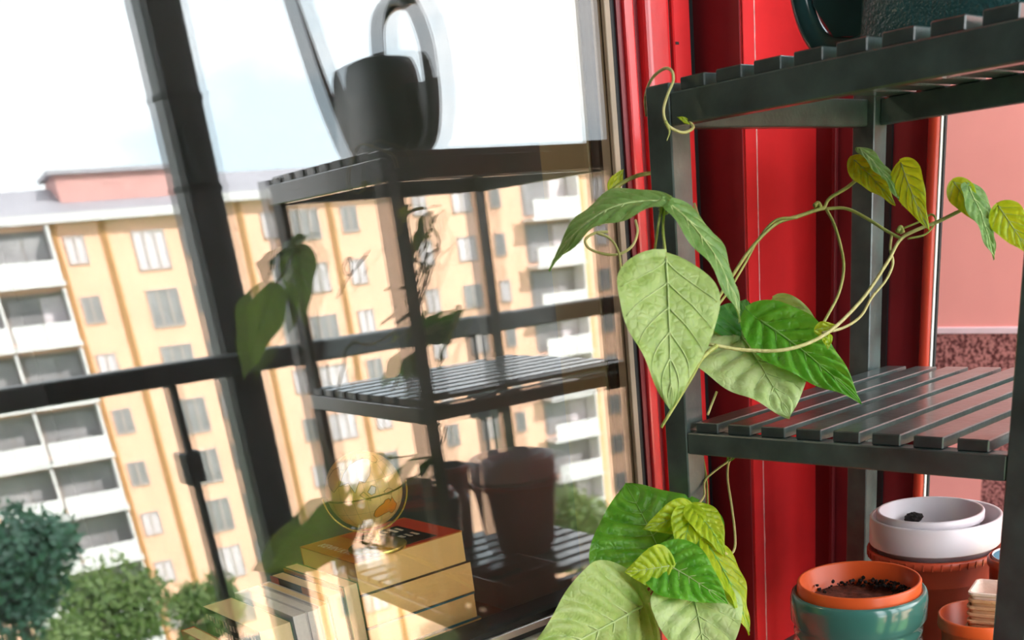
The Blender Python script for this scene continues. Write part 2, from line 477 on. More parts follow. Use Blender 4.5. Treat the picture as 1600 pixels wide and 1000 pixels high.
# bottom rail: stacked metal strips
box('bottom_gasket', -0.0435, 0.0010, Y0, 0.156, -0.4105, -0.4040, M['black'], win)
box('bottom_bead', -0.0450, 0.0060, Y0, 0.160, -0.4200, -0.4110, M['alu'], win, bevel=0.001)
box('bottom_groove', -0.0450, 0.0040, Y0, 0.162, -0.4265, -0.4200, M['black'], win)
box('sill_strip', -0.0450, 0.0160, Y0, 0.166, -0.4345, -0.4268, M['white'], win, bevel=0.001)
box('bottom_groove', -0.0450, 0.0120, Y0, 0.166, -0.4420, -0.4345, M['black'], win)
box('sill_strip', -0.0450, 0.0290, Y0, 0.170, -0.4490, -0.4422, M['alu'], win, bevel=0.001)
box('sill_flashing', -0.0450, 0.0200, Y0, 0.186, -0.5120, -0.4490, M['red'], win)
box('inner_sill', -0.1460, -0.0120, Y0, 0.150, -0.5350, -0.5126, M['black'], win)
box('top_rail', -0.0435, 0.0100, Y0, 0.186, 0.92, 0.96, M['red'], win)

# ------------------------------------------------------------------ balcony railing across from the window (seen in the glass)
RXX = 1.40
rl = tag(empty('balcony_railing', (RXX, 0.3, FLOOR)), 'dark grey balcony railing with flat handrail and thin uprights, mirrored in the window', 'railing')
box('handrail', RXX - 0.03, RXX + 0.03, -0.46, 1.694, -0.2150, -0.1700, M['rail'], rl, bevel=0.004)
for y in (-0.40, 0.125, 0.95, 1.50):
    b = box('upright', RXX - 0.011, RXX + 0.011, y, y + 0.024, FLOOR, -0.2150, M['rail'], rl, bevel=0.002)
    box('clamp', RXX - 0.022, RXX + 0.022, y - 0.012, y + 0.036, -0.43, -0.36, M['rail'], b, bevel=0.003)
box('bottom_rail', RXX - 0.02, RXX + 0.02, -0.46, 1.694, FLOOR + 0.06, FLOOR + 0.10, M['rail'], rl, bevel=0.003)
po = tag(empty('balcony_post', (RXX, 0.285, FLOOR)), 'tall dark grey metal post of the balcony glazing, mirrored in the window', 'post')
box('shaft', RXX + 0.032, RXX + 0.112, 0.284, 0.372, FLOOR, CEIL, M['rail'], po, bevel=0.003)
for z in (0.340, 0.167):
    box('joint_band', RXX + 0.0305, RXX + 0.1135, 0.2825, 0.3735, z - 0.006, z + 0.006, M['black'], po, bevel=0.001)
prof = []
V, Fc = [], []
outl = [(-0.022, 0.176)] + [(0.022 * math.cos(math.pi - math.pi * k / 12), 0.262 + 0.030 * math.sin(math.pi * k / 12)) for k in range(13)] + [(0.022, 0.176)]
for (dy, z) in outl: V.append((RXX + 0.032, 0.328 + dy, z))
for (dy, z) in outl: V.append((RXX + 0.016, 0.328 + dy * 0.86, z * 0.98 + 0.004))
k = len(outl)
Fc.append(tuple(range(k, 2 * k)))
for i in range(k):
    j = (i + 1) % k
    Fc.append((i, j, k + j, k + i))
pyd('latch_plate', V, Fc, M['black'], po)

# ------------------------------------------------------------------ far building across the street
Fh = Vector((-math.sin(YAW), math.cos(YAW), 0))
Uh = Vector((math.cos(YAW), math.sin(YAW), 0))
BROT = -0.5
e_v = Uh * math.cos(BROT) - Fh * math.sin(BROT)
n_v = Fh * math.cos(BROT) + Uh * math.sin(BROT)
org = CAM + Fh * 72.0
mir = lambda v: Vector((-v.x, v.y, v.z))
BM = Matrix.Identity(4)
ex, ny = -mir(e_v), mir(n_v)
for i in range(3):
    BM[i][0] = ex[i]; BM[i][1] = ny[i]; BM[i][2] = (0, 0, 1)[i]; BM[i][3] = mir(org)[i]
GZ = -24.0
def bbox(name, u0, u1, y0, y1, z0, z1, mat, parent):
    return box(name, -u1, -u0, y0, y1, z0, z1, mat, parent, local=True)
_wm = {}
def bwindow(parent, u0, u1, z0, z1, light, mull=1):
    key = (round(u1 - u0, 2), round(z1 - z0, 2), mull)
    w, h = u1 - u0, z1 - z0
    if key not in _wm:
        bm = bmesh.new()
        t = 0.09
        bars = [(-w / 2, -w / 2 + t, 0, h), (w / 2 - t, w / 2, 0, h), (-w / 2, w / 2, 0, t), (-w / 2, w / 2, h - t, h)]
        for k in range(mull):
            xm = -w / 2 + w * (k + 1) / (mull + 1)
            bars.append((xm - t / 2, xm + t / 2, 0, h))
        for (a, b, c, d) in bars:
            r = bmesh.ops.create_cube(bm, size=1)
            for v in r['verts']:
                v.co = Vector(((a + b) / 2 + v.co.x * (b - a), v.co.y * 0.14 - 0.02, (c + d) / 2 + v.co.z * (d - c)))
        f = bpy.data.meshes.new('window'); bm.to_mesh(f); bm.free()
        f.materials.append(M['bwin'])
        _wm[key] = f
    key2 = key + (light,)
    if key2 not in _wm:
        p = box_mesh(-w / 2 + 0.08, w / 2 - 0.08, -0.03, -0.01, 0.08, h - 0.08)
        p.materials.append(M['bpane_l'] if light else M['bpane'])
        _wm[key2] = p
    o = put('window', _wm[key], None, parent, True)
    o.location = (-(u0 + u1) / 2, 0, z0)
    q = put('pane', _wm[key2], None, o, True)
    return o
rnd = random.Random(3)
def section(name, label, ua, ub, ztop, sp, cols, balc, floors, roof_h, pipes, ochre):
    r = empty(name, mat=BM.copy())
    tag(r, label, 'building')
    eave = ztop + 0.62
    bbox('wall', ua, ub, 0, 9, GZ, eave, M['peach'], r)
    for (a, b) in ochre:
        bbox('ochre_strip', a, b, -0.06, 0, GZ, eave - 0.02, M['peach_d'], r)
    for (u0, u1, h, lightp, mull) in cols:
        for k in range(floors):
            zt = ztop - sp * k
            bwindow(r, u0, u1, zt - h, zt, rnd.random() < lightp, mull)
    for (u0, u1) in balc:
        for k in range(floors):
            zt = ztop - sp * k
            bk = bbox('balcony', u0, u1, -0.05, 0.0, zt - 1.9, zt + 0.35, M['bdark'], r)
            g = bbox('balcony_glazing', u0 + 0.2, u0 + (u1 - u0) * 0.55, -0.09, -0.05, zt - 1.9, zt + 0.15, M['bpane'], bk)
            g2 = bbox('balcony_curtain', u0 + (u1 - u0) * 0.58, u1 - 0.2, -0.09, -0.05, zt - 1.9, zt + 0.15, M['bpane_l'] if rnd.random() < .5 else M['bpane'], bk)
            bbox('balcony_slab', u0 - 0.1, u1 + 0.1, -1.5, -0.05, zt - 2.25, zt - 2.05, M['bwhite'], bk)
            npan = max(2, int((u1 - u0) / 1.1))
            for j in range(npan):
                wd = (u1 - u0) / npan
                bbox('parapet_panel', u0 + wd * j + 0.02, u0 + wd * (j + 1) - 0.02, -1.5, -1.42, zt - 2.1, zt - 1.05, M['bwhite'], bk)
            bbox('balcony_divider', u1 - 0.12, u1, -1.45, -0.05, zt - 2.05, zt + 0.5, M['bwhite'], bk)
    for u in pipes:
        bbox('drain_pipe', u - 0.10, u + 0.10, -0.16, -0.02, GZ, eave, M['pipe'], r)
    bbox('eave', ua - 0.1, ub + 0.1, -0.75, 0.2, eave, eave + 0.42, M['eave'], r)
    # sloping roof
    a, b = -ub - 0.1, -ua + 0.1
    z = eave + 0.42
    pyd('roof', [(a, -0.7, z), (b, -0.7, z), (b, 5, z + roof_h), (a, 5, z + roof_h), (b, 9, z), (a, 9, z)],
        [(0, 1, 2, 3), (3, 2, 4, 5), (0, 3, 5), (1, 4, 2), (0, 5, 4, 1)], M['roof'], r, local=True)
    return r
sA = section('apartment_building', 'peach apartment block with stacked balconies at the far left of the reflection', -62, -19.6, 2.34, 2.88,
        [(-27.75, -26.75, 1.35, .5, 1), (-24.44, -22.75, 1.95, .35, 2), (-21.9, -20.9, 1.4, .4, 1),
         (-45, -44, 1.35, .5, 1), (-42, -40.4, 1.9, .5, 2)],
        [(-34.6, -31.5), (-31.4, -28.4), (-53, -47.5)], 9, 1.5, (-28.1, -25.75, -37, -39.5), ((-28.35, -27.95), (-25.95, -25.55)))
pent = bbox('rooftop_penthouse', -27.2, -19.8, 1.5, 6.5, 3.2, 5.25, M['pent'], sA)
bbox('penthouse_roof', -27.5, -19.7, 1.2, 6.8, 5.25, 5.45, M['roof'], pent)
section('apartment_building', 'peach apartment block in the middle of the reflection, behind the mirrored shelf', -19.6, -9.2, 2.75, 2.8,
        [(-17.5, -16.6, 1.35, .5, 1), (-15.9, -14.2, 1.6, .8, 2), (-12.9, -11.9, 1.4, .5, 1)], [], 9, 1.4, (-18.6, -13.5), ((-18.8, -18.4), (-13.7, -13.3)))
sC = section('apartment_building', 'peach apartment block with white balconies at the right of the reflection', -9.2, 26, 3.28, 2.72,
        [(-8.42, -7.5, 1.4, .7, 1), (-5.85, -4.6, 1.4, .6, 1), (-3.3, -2.55, 1.3, .2, 0), (4.0, 5.0, 1.3, .3, 1), (11, 12, 1.3, .3, 1)],
        [(-1.1, 2.3), (15, 19)], 9, 1.3, (-3.9, 9.5), ((-4.25, -3.6), (3.1, 3.4)))
bbox('chimney', -8.8, -6.6, 1.0, 3.0, 4.0, 5.4, M['pent'], sC)
tag(box('ground', -60, 160, -150, 170, GZ - 1, GZ, M['grass']), 'lawn far below the balcony', kind=S)

def tree(label, c, r, h, mat, nl, seed, size):
    rn = random.Random(seed)
    o = tag(empty('street_tree', (c[0], c[1], GZ)), label, 'tree', 'trees below the balcony')
    tube('trunk', [Vector((c[0], c[1], GZ)), Vector((c[0] + .2, c[1], (GZ + c[2]) / 2)), Vector((c[0], c[1], c[2]))], lambda t: 0.28 * (1 - .6 * t), M['bark'], o, 8)
    V, Fc = [], []
    blobs = [(Vector(c) + Vector((rn.uniform(-r, r) * .7, rn.uniform(-r, r) * .7, rn.uniform(-h, h) * .6)), rn.uniform(.35, .6) * r) for _ in range(16)]
    for i in range(nl):
        b, br = blobs[rn.randrange(16)]
        d = Vector((rn.gauss(0, 1), rn.gauss(0, 1), rn.gauss(0, 1))).normalized()
        p = b + d * br * rn.uniform(.75, 1.05)
        a = Vector((rn.gauss(0, 1), rn.gauss(0, 1), rn.gauss(0, 1))).normalized()
        s = a.cross(d).normalized() if a.cross(d).length > .01 else a.orthogonal()
        l = size * rn.uniform(.7, 1.3)
        k = len(V)
        V += [p, p + a * l * .5 + s * l * .3, p + a * l, p + a * l * .5 - s * l * .3]
        Fc.append((k, k + 1, k + 2, k + 3))
    f = pyd('foliage', V, Fc, mat, o)
    f['kind'] = 'stuff'
    return o
def vpt(x, y, d):   # point in front of the far building, given where it shows in the glass
    return mir(CAM) + mir(at(x, y, d) - CAM)
tree('dark tree crown near the lower left corner of the window reflection', vpt(10, 900, 22), 1.5, 1.4, M['fol2'], 6000, 1, 0.20)
tree('leafy green tree standing between the dark tree and the books', vpt(160, 965, 40), 2.6, 1.9, M['fol1'], 6000, 2, 0.26)
tree('slim green tree behind the leftmost upright book', vpt(330, 960, 48), 1.5, 2.0, M['fol1'], 4500, 3, 0.26)
tree('bushy green tree at the right, below the mirrored white balconies', vpt(905, 830, 62), 2.4, 2.6, M['fol1'], 6000, 4, 0.32)

# ------------------------------------------------------------------ slatted shelf unit
SA, SYAW, SW, SD_, LG = 0.19745, 0.066672, 0.37, 0.37, 0.027
SM = Matrix.Translation((SA, 0, 0)) @ Matrix.Rotation(SYAW, 4, 'Z')
sh = empty('slatted_shelf', mat=SM @ Matrix.Translation((0, 0, FLOOR)))
tag(sh, 'dark stained slatted wooden shelf unit carrying pots and a watering can', 'shelf')
def sl(name, u0, u1, v0, v1, z0, z1, bevel=0.0012, parent=sh):
    return box(name, u0, u1, v0, v1, z0 - FLOOR, z1 - FLOOR, M['wood'], parent, bevel=bevel, seg=1, local=True)
ZT = 0.1030
LEV = [ZT - 0.2866 * i for i in range(5)]
for (u, v) in ((0, 0), (SW - LG, 0), (0, SD_ - LG), (SW - LG, SD_ - LG)):
    sl('leg', u, u + LG, v, v + LG, FLOOR, ZT + 0.0075, 0.0012)
slat_me = {}
for li, z in enumerate(LEV):
    hh = 0.0255 if li == 0 else 0.0205
    sl('front_rail', LG, SW - LG, 0.0005, 0.016, z - hh, z)
    sl('back_rail', LG, SW - LG, SD_ - 0.016, SD_ - 0.0005, z - hh, z)
    sl('side_rail', 0.004, 0.019, LG, SD_ - LG, z - hh, z)
    sl('side_rail', SW - 0.019, SW - 0.004, LG, SD_ - LG, z - hh, z)
    for k in range(8):
        u0 = LG + 0.0085 + k * 0.0378
        w = 0.0262
        key = 'slat'
        if key not in slat_me:
            o = sl('slat', 0, w, 0.0045, SD_ - 0.002, FLOOR, FLOOR + 0.0098, 0.0009)
            slat_me[key] = o.data
        else:
            o = put('slat', slat_me[key], None, sh, True)
        o.location = (u0, 0, z - FLOOR)

# ------------------------------------------------------------------ watering can on the top shelf
CZ = ZT + 0.0100
wc = tag(empty('watering_can', (0.42, 0.135, CZ)), 'dark green textured watering can with a thick handle on the top shelf', 'watering can')
cyaw = 0.10
CMt = Matrix.Translation((0.414, 0.150, CZ)) @ Matrix.Rotation(cyaw, 4, 'Z')
V, Fc = [], []
seg = 64
prof = [(0.0, 0.0005), (0.90, 0.0005), (0.985, 0.004), (1.0, 0.010), (0.985, 0.045), (0.94, 0.085), (0.88, 0.110), (0.82, 0.119), (0.62, 0.123), (0.58, 0.117), (0.3, 0.104), (0, 0.102)]
for (s, z) in prof:
    for k in range(seg):
        a = 2 * math.pi * k / seg
        ca, sa = math.cos(a), math.sin(a)
        p = 0.62
        V.append(CMt @ Vector((0.084 * s * math.copysign(abs(ca) ** p, ca), 0.047 * s * math.copysign(abs(sa) ** p, sa), z)))
for i in range(len(prof) - 1):
    for k in range(seg):
        k2 = (k + 1) % seg
        Fc.append((i * seg + k, i * seg + k2, (i + 1) * seg + k2, (i + 1) * seg + k))
pyd('body', V, Fc, M['can'], wc, True)
hp = [(-0.080, 0, 0.014), (-0.104, 0, 0.010), (-0.132, 0, 0.020), (-0.150, 0, 0.052), (-0.155, 0, 0.10), (-0.148, 0, 0.135), (-0.125, 0, 0.165), (-0.08, 0, 0.175), (-0.035, 0, 0.162), (-0.02, 0, 0.119)]
tube('handle', [CMt @ Vector(q) for q in hp], 0.0098, M['can_smooth'], wc, 14, 8)
# web plate inside the handle's foot
V = []
pl = [(-0.088, 0.018), (-0.118, 0.022), (-0.138, 0.048), (-0.141, 0.080), (-0.088, 0.085)]
for s in (-0.003, 0.003):
    for (x, z) in pl: V.append(CMt @ Vector((x, s, z)))
Fc = [tuple(range(5))[::-1], tuple(range(5, 10))] + [(i, (i + 1) % 5, 5 + (i + 1) % 5, 5 + i) for i in range(5)]
pyd('handle_web', V, Fc, M['can_smooth'], wc)
tube('spout', [CMt @ Vector(q) for q in [(0.070, -.01, 0.012), (0.090, -.015, 0.030), (0.105, -.03, 0.10), (0.118, -.045, 0.20), (0.125, -.052, 0.26)]], lambda t: 0.017 - 0.008 * t, M['can_smooth'], wc, 14, 6)

# ------------------------------------------------------------------ pots on the lower shelf
PZ = LEV[2] + 0.0101
def ring_pot(name, c, rt, rb, zt, zb, rim_h, rim_o, wall, mat, parent):
    h = zt - zb
    prof = [(0.001, 0), (rb, 0), (rb + (rt - rb) * 0.9 * (h - rim_h) / h, h - rim_h)]
    if rim_o > 0: prof += [(rt + rim_o * .6, h - rim_h), (rt + rim_o, h - rim_h + .0015)]
    prof += [(rt + rim_o, h - 0.0015), (rt + rim_o - 0.001, h), (rt - wall + .001, h), (rt - wall, h - 0.001), (rb - wall, 0.012), (0.001, 0.012)]
    return lathe(name, prof, (c[0], c[1], zb), mat, parent)

# teal pot with an orange pot inside
tc_ = (0.3705, 0.080)
tp = tag(empty('plant_pot', (tc_[0], tc_[1], PZ)), 'teal glazed ribbed pot, in front of the white and brown pots', 'plant pot')
r0 = 0.0655
H = -0.338 - PZ
prof = [(0.001, 0), (r0 * .86, 0), (r0 * .93, .004), (r0 * .97, .016), (r0 * .98, .032), (r0 * .93, .040), (r0 * .915, .043), (r0 * .96, .050), (r0 * .975, .066), (r0 * .945, .0725), (r0 * .92, .0755), (r0 * .955, .0795), (r0 * .955, .083), (r0 * .94, .0862), (r0 * .965, .090), (r0 * 1.0, .094), (r0 * 1.005, H - .008), (r0 * .985, H - .002), (r0 * .95, H), (r0 * .90, H - .002), (r0 * .88, H - .012), (r0 * .80, .010), (.001, .010)]
lathe('body', prof, (tc_[0], tc_[1], PZ), M['teal'], tp, 72)
op = tag(empty('plant_pot', (tc_[0], tc_[1], PZ + .011)), 'orange plastic pot with a little dark soil, set inside the teal pot', 'plant pot')
ZR = -0.3285
ring_pot('body', tc_, 0.0580, 0.042, ZR, PZ + .012, 0.020, 0.0012, 0.0022, M['orange'], op)
# soil clinging inside
V, Fc = [], []
ns, nr = 60, 14
for i in range(nr + 1):
    for k in range(ns):
        a = 2 * math.pi * k / ns
        rr = 0.0525 * i / nr
        back = math.sin(a - 0.9) * .5 + .5
        z = ZR - 0.026 + 0.003 * mnoise.noise(Vector((rr * 60 * math.cos(a), rr * 60 * math.sin(a), 2)))
        if i >= nr - 2: z += 0.004 * (i - nr + 3) / 3 * back * (0.6 + 0.6 * abs(mnoise.noise(Vector((a * 9, 1, 5)))))
        V.append((tc_[0] + rr * math.cos(a), tc_[1] + rr * math.sin(a), z))
for i in range(nr):
    for k in range(ns):
        k2 = (k + 1) % ns
        Fc.append((i * ns + k, i * ns + k2, (i + 1) * ns + k2, (i + 1) * ns + k))
so = pyd('soil', V, Fc, M['soil_red'], op, True)
rc = random.Random(4)
bm = bmesh.new()
for k in range(260):
    a = rc.gauss(0.95, 1.0)
    rr = 0.0520 * (1 - abs(rc.gauss(0, .09)))
    g = bmesh.ops.create_icosphere(bm, subdivisions=1, radius=1)
    sz = rc.uniform(.0007, .0024)
    cpt = Vector((tc_[0] + rr * math.cos(a), tc_[1] + rr * math.sin(a), ZR - .024 + rc.random() * .009))
    for v in g['verts']:
        v.co = cpt + Vector((v.co.x * sz * rc.uniform(.7, 1.3), v.co.y * sz, v.co.z * sz * rc.uniform(.6, 1.2)))
me = bpy.data.meshes.new('soil_crumbs'); bm.to_mesh(me); bm.free()
put('soil_crumbs', me, M['soil'], op)['kind'] = 'stuff'

# brick red pot with two nested white pots in it
bc = (0.3495, 0.2530)
bp_ = tag(empty('plant_pot', (bc[0], bc[1], PZ)), 'tall brick red plastic pot holding the nested white pots', 'plant pot')
prof = [(.001, 0), (.050, 0), (.0585, .060), (.0592, .061), (.0592, .0635), (.0665, .1085), (.0700, .1090), (.0705, .1170), (.0690, .1180), (.0660, .1180), (.0560, .012), (.001, .012)]
lathe('body', prof, (bc[0], bc[1], PZ), M['brownpot'], bp_, 72)
for k in range(48):
    a = 2 * math.pi * k / 48
    ca, sa = math.cos(a), math.sin(a)
    V = []
    for (r, z) in ((.0702, .1095), (.0709, .1095), (.0711, .1168), (.0704, .1168)):
        for d in (-.0006, .0006):
            V.append((bc[0] + r * ca - d * sa, bc[1] + r * sa + d * ca, PZ + z))
    pyd('rim_rib', V, [(0, 1, 3, 2), (2, 3, 5, 4), (4, 5, 7, 6), (6, 7, 1, 0), (0, 2, 4, 6), (1, 7, 5, 3)], M['brownpot'], bp_)
w1 = tag(empty('plant_pot', (bc[0], bc[1], PZ + .02)), 'larger white pot standing in the brick red pot', 'plant pot')
ring_pot('body', bc, 0.0670, 0.046, -0.307, PZ + .014, 0.030, 0.0016, 0.0024, M['whitepot'], w1)
c2 = (bc[0] - 0.0035, bc[1] - 0.0055)
w2 = tag(empty('plant_pot', (c2[0], c2[1], PZ + .03)), 'smaller white pot nested in the larger white pot, crumb of soil inside', 'plant pot')
ring_pot('body', c2, 0.0545, 0.040, -0.3015, PZ + .032, 0.010, 0.0012, 0.0026, M['whitepot'], w2)
V, Fc = [], []
cc = Vector((c2[0] - 0.030, c2[1] + 0.018, -0.3195))
bm = bmesh.new()
bmesh.ops.create_icosphere(bm, subdivisions=3, radius=1)
for v in bm.verts:
    q = v.co.copy()
    d = 1 + 0.35 * mnoise.noise(q * 2.1) + .2 * mnoise.noise(q * 5)
    v.co = cc + Vector((q.x * .0095 * d, q.y * .0095 * d, q.z * .0062 * d))
me = bpy.data.meshes.new('soil_clump'); bm.to_mesh(me); bm.free()
tag(put('soil_clump', me, M['soil']), 'dark crumb of soil lying in the smaller white pot', 'soil')

# small orange pot with pressed card pots, right
sc_ = (0.4715, 0.1360)
sp_ = tag(empty('plant_pot', (sc_[0], sc_[1], PZ)), 'small orange pot at the right, holding tan card seedling pots', 'plant pot')
ring_pot('body', sc_, 0.0395, 0.028, -0.361, PZ, 0.012, 0.0012, 0.0018, M['orange'], sp_)
lathe('soil', [(.001, 0), (.031, 0.001), (.0335, -.001)], (sc_[0], sc_[1], -0.395), M['soil'], sp_, 40)
for k in range(6):
    top = -0.3340 - k * 0.0068
    half = 0.0205
    cxx, cyy = sc_[0] + 0.0105 + 0.0006 * math.sin(k * 2.1), sc_[1] + 0.002
    hb = half * .74
    V = []
    def sq(h, z, rr=.25):
        out = []
        for (sx, sy) in ((-1, -1), (1, -1), (1, 1), (-1, 1)):
            out.append((sx, sy))
        pts = []
        nn = 6
        corners = [(-1, -1, math.pi), (1, -1, 1.5 * math.pi), (1, 1, 0), (-1, 1, .5 * math.pi)]
        for (sx, sy, a0) in corners:
            for q in range(nn):
                a = a0 + .5 * math.pi * q / (nn - 1)
                pts.append((sx * h * (1 - rr) + h * rr * math.cos(a), sy * h * (1 - rr) + h * rr * math.sin(a), z))
        return pts
    rings = [sq(hb * .92, top - .040), sq(hb * (1 if k else 1), top - .0395), sq(half * .94, top - .004), sq(half * 1.05, top - .0022), sq(half * 1.06, top), sq(half * .97, top + .0004), sq(half * .92, top - .003), sq(hb * .9, top - .037)]
    rings = rings if k in (0,) else rings
    V, Fc = [], []
    rot = Matrix.Rotation(0.30, 3, 'Z')
    for rg in rings:
        for q in rg:
            v = rot @ Vector((q[0], q[1], 0))
            V.append((cxx + v.x, cyy + v.y, q[2]))
    n = 24
    for i in range(len(rings) - 1):
        for j in range(n):
            Fc.append((i * n + j, i * n + (j + 1) % n, (i + 1) * n + (j + 1) % n, (i + 1) * n + j))
    Fc.append(tuple(range(n))[::-1])
    Fc.append(tuple((len(rings) - 1) * n + j for j in range(n)))
    ordn = ('topmost', 'second', 'third', 'fourth', 'fifth', 'lowest')[k]
    tag(pyd('seedling_pot', V, Fc, M['pale_card'] if k == 0 else M['peat']), ('topmost pale' if k == 0 else ordn + ' tan') + ' card seedling pot ' + ('from the top ' if 0 < k < 5 else '') + 'in the small orange pot', 'seedling pot', 'stack of card seedling pots')
# pot half hidden behind the shelf leg
hc = (0.4720, 0.2135)
hp_ = tag(empty('plant_pot', (hc[0], hc[1], PZ)), 'orange pot with blue grey inside, half hidden by the front shelf leg', 'plant pot')
ring_pot('body', hc, 0.0345, 0.026, -0.325, PZ, 0.008, 0.001, 0.0018, M['brownpot'], hp_)
ring_pot('liner', hc, 0.0318, 0.022, -0.3235, PZ + .013, 0.008, 0.0, 0.0016, M['whitepot'], hp_)
lathe('liner_inside', [(.0300, -.0005), (.0285, -.02), (.001, -.021)], (hc[0], hc[1], -0.3245), M['bluepot'], hp_, 40)

# ------------------------------------------------------------------ planter on a stand
pn = tag(empty('planter_box', (0.079, 0.005, -0.53)), 'brick red square planter under the window sill with the bean plants', 'planter')
PX0, PX1, PY0, PY1 = 0.040, 0.118, -0.030, 0.070
ZTp = -0.3815
def frame_box(name, x0, x1, y0, y1, z0, z1, w, mat, parent):
    V = [(x0, y0, z0), (x1, y0, z0), (x1, y1, z0), (x0, y1, z0), (x0, y0, z1), (x1, y0, z1), (x1, y1, z1), (x0, y1, z1),
         (x0 + w, y0 + w, z0), (x1 - w, y0 + w, z0), (x1 - w, y1 - w, z0), (x0 + w, y1 - w, z0), (x0 + w, y0 + w, z1), (x1 - w, y0 + w, z1), (x1 - w, y1 - w, z1), (x0 + w, y1 - w, z1)]
    Fc = []
    for i in range(4):
        j = (i + 1) % 4
        Fc += [(i, j, 4 + j, 4 + i), (8 + j, 8 + i, 12 + i, 12 + j), (4 + i, 4 + j, 12 + j, 12 + i), (j, i, 8 + i, 8 + j)]
    return pyd(name, V, Fc, mat, parent)
frame_box('rim', PX0, PX1, PY0, PY1, ZTp - 0.034, ZTp, 0.003, M['planter'], pn)
box('trough', PX0 + .006, PX1 - .006, PY0 + .006, PY1 - .006, -0.530, ZTp - 0.030, M['planter'], pn, bevel=.002)
V, Fc = [], []
nx_, ny_ = 16, 24
for i in range(nx_ + 1):
    for j in range(ny_ + 1):
        x = PX0 + .004 + (PX1 - PX0 - .008) * i / nx_; y = PY0 + .004 + (PY1 - PY0 - .008) * j / ny_
        V.append((x, y, ZTp - .020 + .006 * mnoise.noise(Vector((x * 70, y * 70, 0)))))
for i in range(nx_):
    for j in range(ny_):
        a = i * (ny_ + 1) + j
        Fc.append((a, a + ny_ + 1, a + ny_ + 2, a + 1))
pyd('soil', V, Fc, M['soil'], pn, True)
st = tag(empty('plant_stand', (0.08, 0.0, FLOOR)), 'low dark wooden stand under the brick red planter', 'stand')
for k in range(3):
    box('board', 0.034 + k * .030, 0.060 + k * .030, -0.080, 0.085, -0.552, -0.530, M['wood'], st, bevel=.001)
for (x, y) in ((0.036, -0.075), (0.096, -0.075), (0.036, 0.055), (0.096, 0.055)):
    box('leg', x, x + .022, y, y + .022, FLOOR, -0.552, M['wood'], st, bevel=.001)

# ------------------------------------------------------------------ bean leaves
def prof_w(t):
    if t < 0.30:
        q = (0.30 - t) / 0.30
        return max(0.0, 1 - q ** 2.4) ** 0.62
    q = (t - 0.30) / 0.70
    return max(0.0, (1 - q ** 1.45)) ** 1.02 * (1 - 0.10 * math.sin(math.pi * q) * q)

def leaf(parent, b, t, wpx, mat, rot=0.0, fold=0.10, bulge=0.0, heart=0.12, vein='vein', quilt=1.0, nv=6, droop=0.0, asym=0.0, label=None, tipcurl=0.0, sunny=0.45):
    B, T = at(*b), at(*t)
    ax = T - B
    L = ax.length
    ax.normalize()
    mid = (B + T) / 2
    tov = (CAM - mid).normalized()
    want = tov * (1 - sunny) + Vector((1.0, -0.05, 0.42)).normalized() * sunny
    nrm = (want - ax * want.dot(ax)).normalized()
    nrm = Matrix.Rotation(math.radians(rot), 3, ax) @ nrm
    side = nrm.cross(ax).normalized()
    W = wpx * (b[2] + t[2]) / 2 / FPX
    NT, NS = 64, 30
    def surf(tt, s):
        w = prof_w(tt) * W * .5
        x = tt * L - heart * L * (abs(s) ** 1.7) * (1 - tt) ** 3
        y = s * w * (1 + asym * s)
        z = fold * abs(s) * w + bulge * L * 4 * tt * (1 - tt) - droop * L * tt * tt - tipcurl * L * max(0, tt - .6) ** 2 * 4
        ph = (tt - 0.30 * abs(s)) * nv
        q = abs(math.sin(math.pi * ph))
        z += quilt * 0.0040 * (L / .1) * (q ** .7 - .4) * (1 - abs(s) ** 5) * min(1, abs(s) * 3.5) * min(1, prof_w(tt) * 2)
        z += 0.0012 * mnoise.noise(Vector((tt * 4 + b[0], s * 3, b[1])))
        z += 0.0018 * (L / .1) * abs(s) ** 4 * math.sin(tt * 17 + b[0] + s)
        return B + ax * x + side * y + nrm * z
    V, Fc = [], []
    for i in range(NT + 1):
        for j in range(NS + 1):
            V.append(surf(i / NT, -1 + 2 * j / NS))
    n = (NT + 1) * (NS + 1)
    for i in range(NT):
        for j in range(NS):
            a = i * (NS + 1) + j
            Fc.append((a, a + 1, a + NS + 2, a + NS + 1))
    o = pyd('leaf', V, Fc, M[mat], parent, True)
    if label: o['label'] = label
    VV, VF = [], []
    off = nrm * (0.0008 * L / .1)
    r = 0.00095 * (L / .1)
    tube_geo([surf(k / 24, 0) + off for k in range(24)], lambda q: r * (1 - .75 * q), 5, VV, VF)
    for k in range(nv):
        t0 = (k + .0) / nv
        if t0 > .85: continue
        for sg in (-1, 1):
            pts = []
            for q in range(13):
                s = .93 * q / 12
                tt = t0 + .30 * s
                if tt >= .985: break
                pts.append(surf(max(0.001, tt), sg * s) + off)
            if len(pts) > 3:
                tube_geo(pts, lambda q: r * .6 * (1 - .7 * q), 4, VV, VF)
    pyd('veins', VV, VF, M[vein], o, True)
    return o

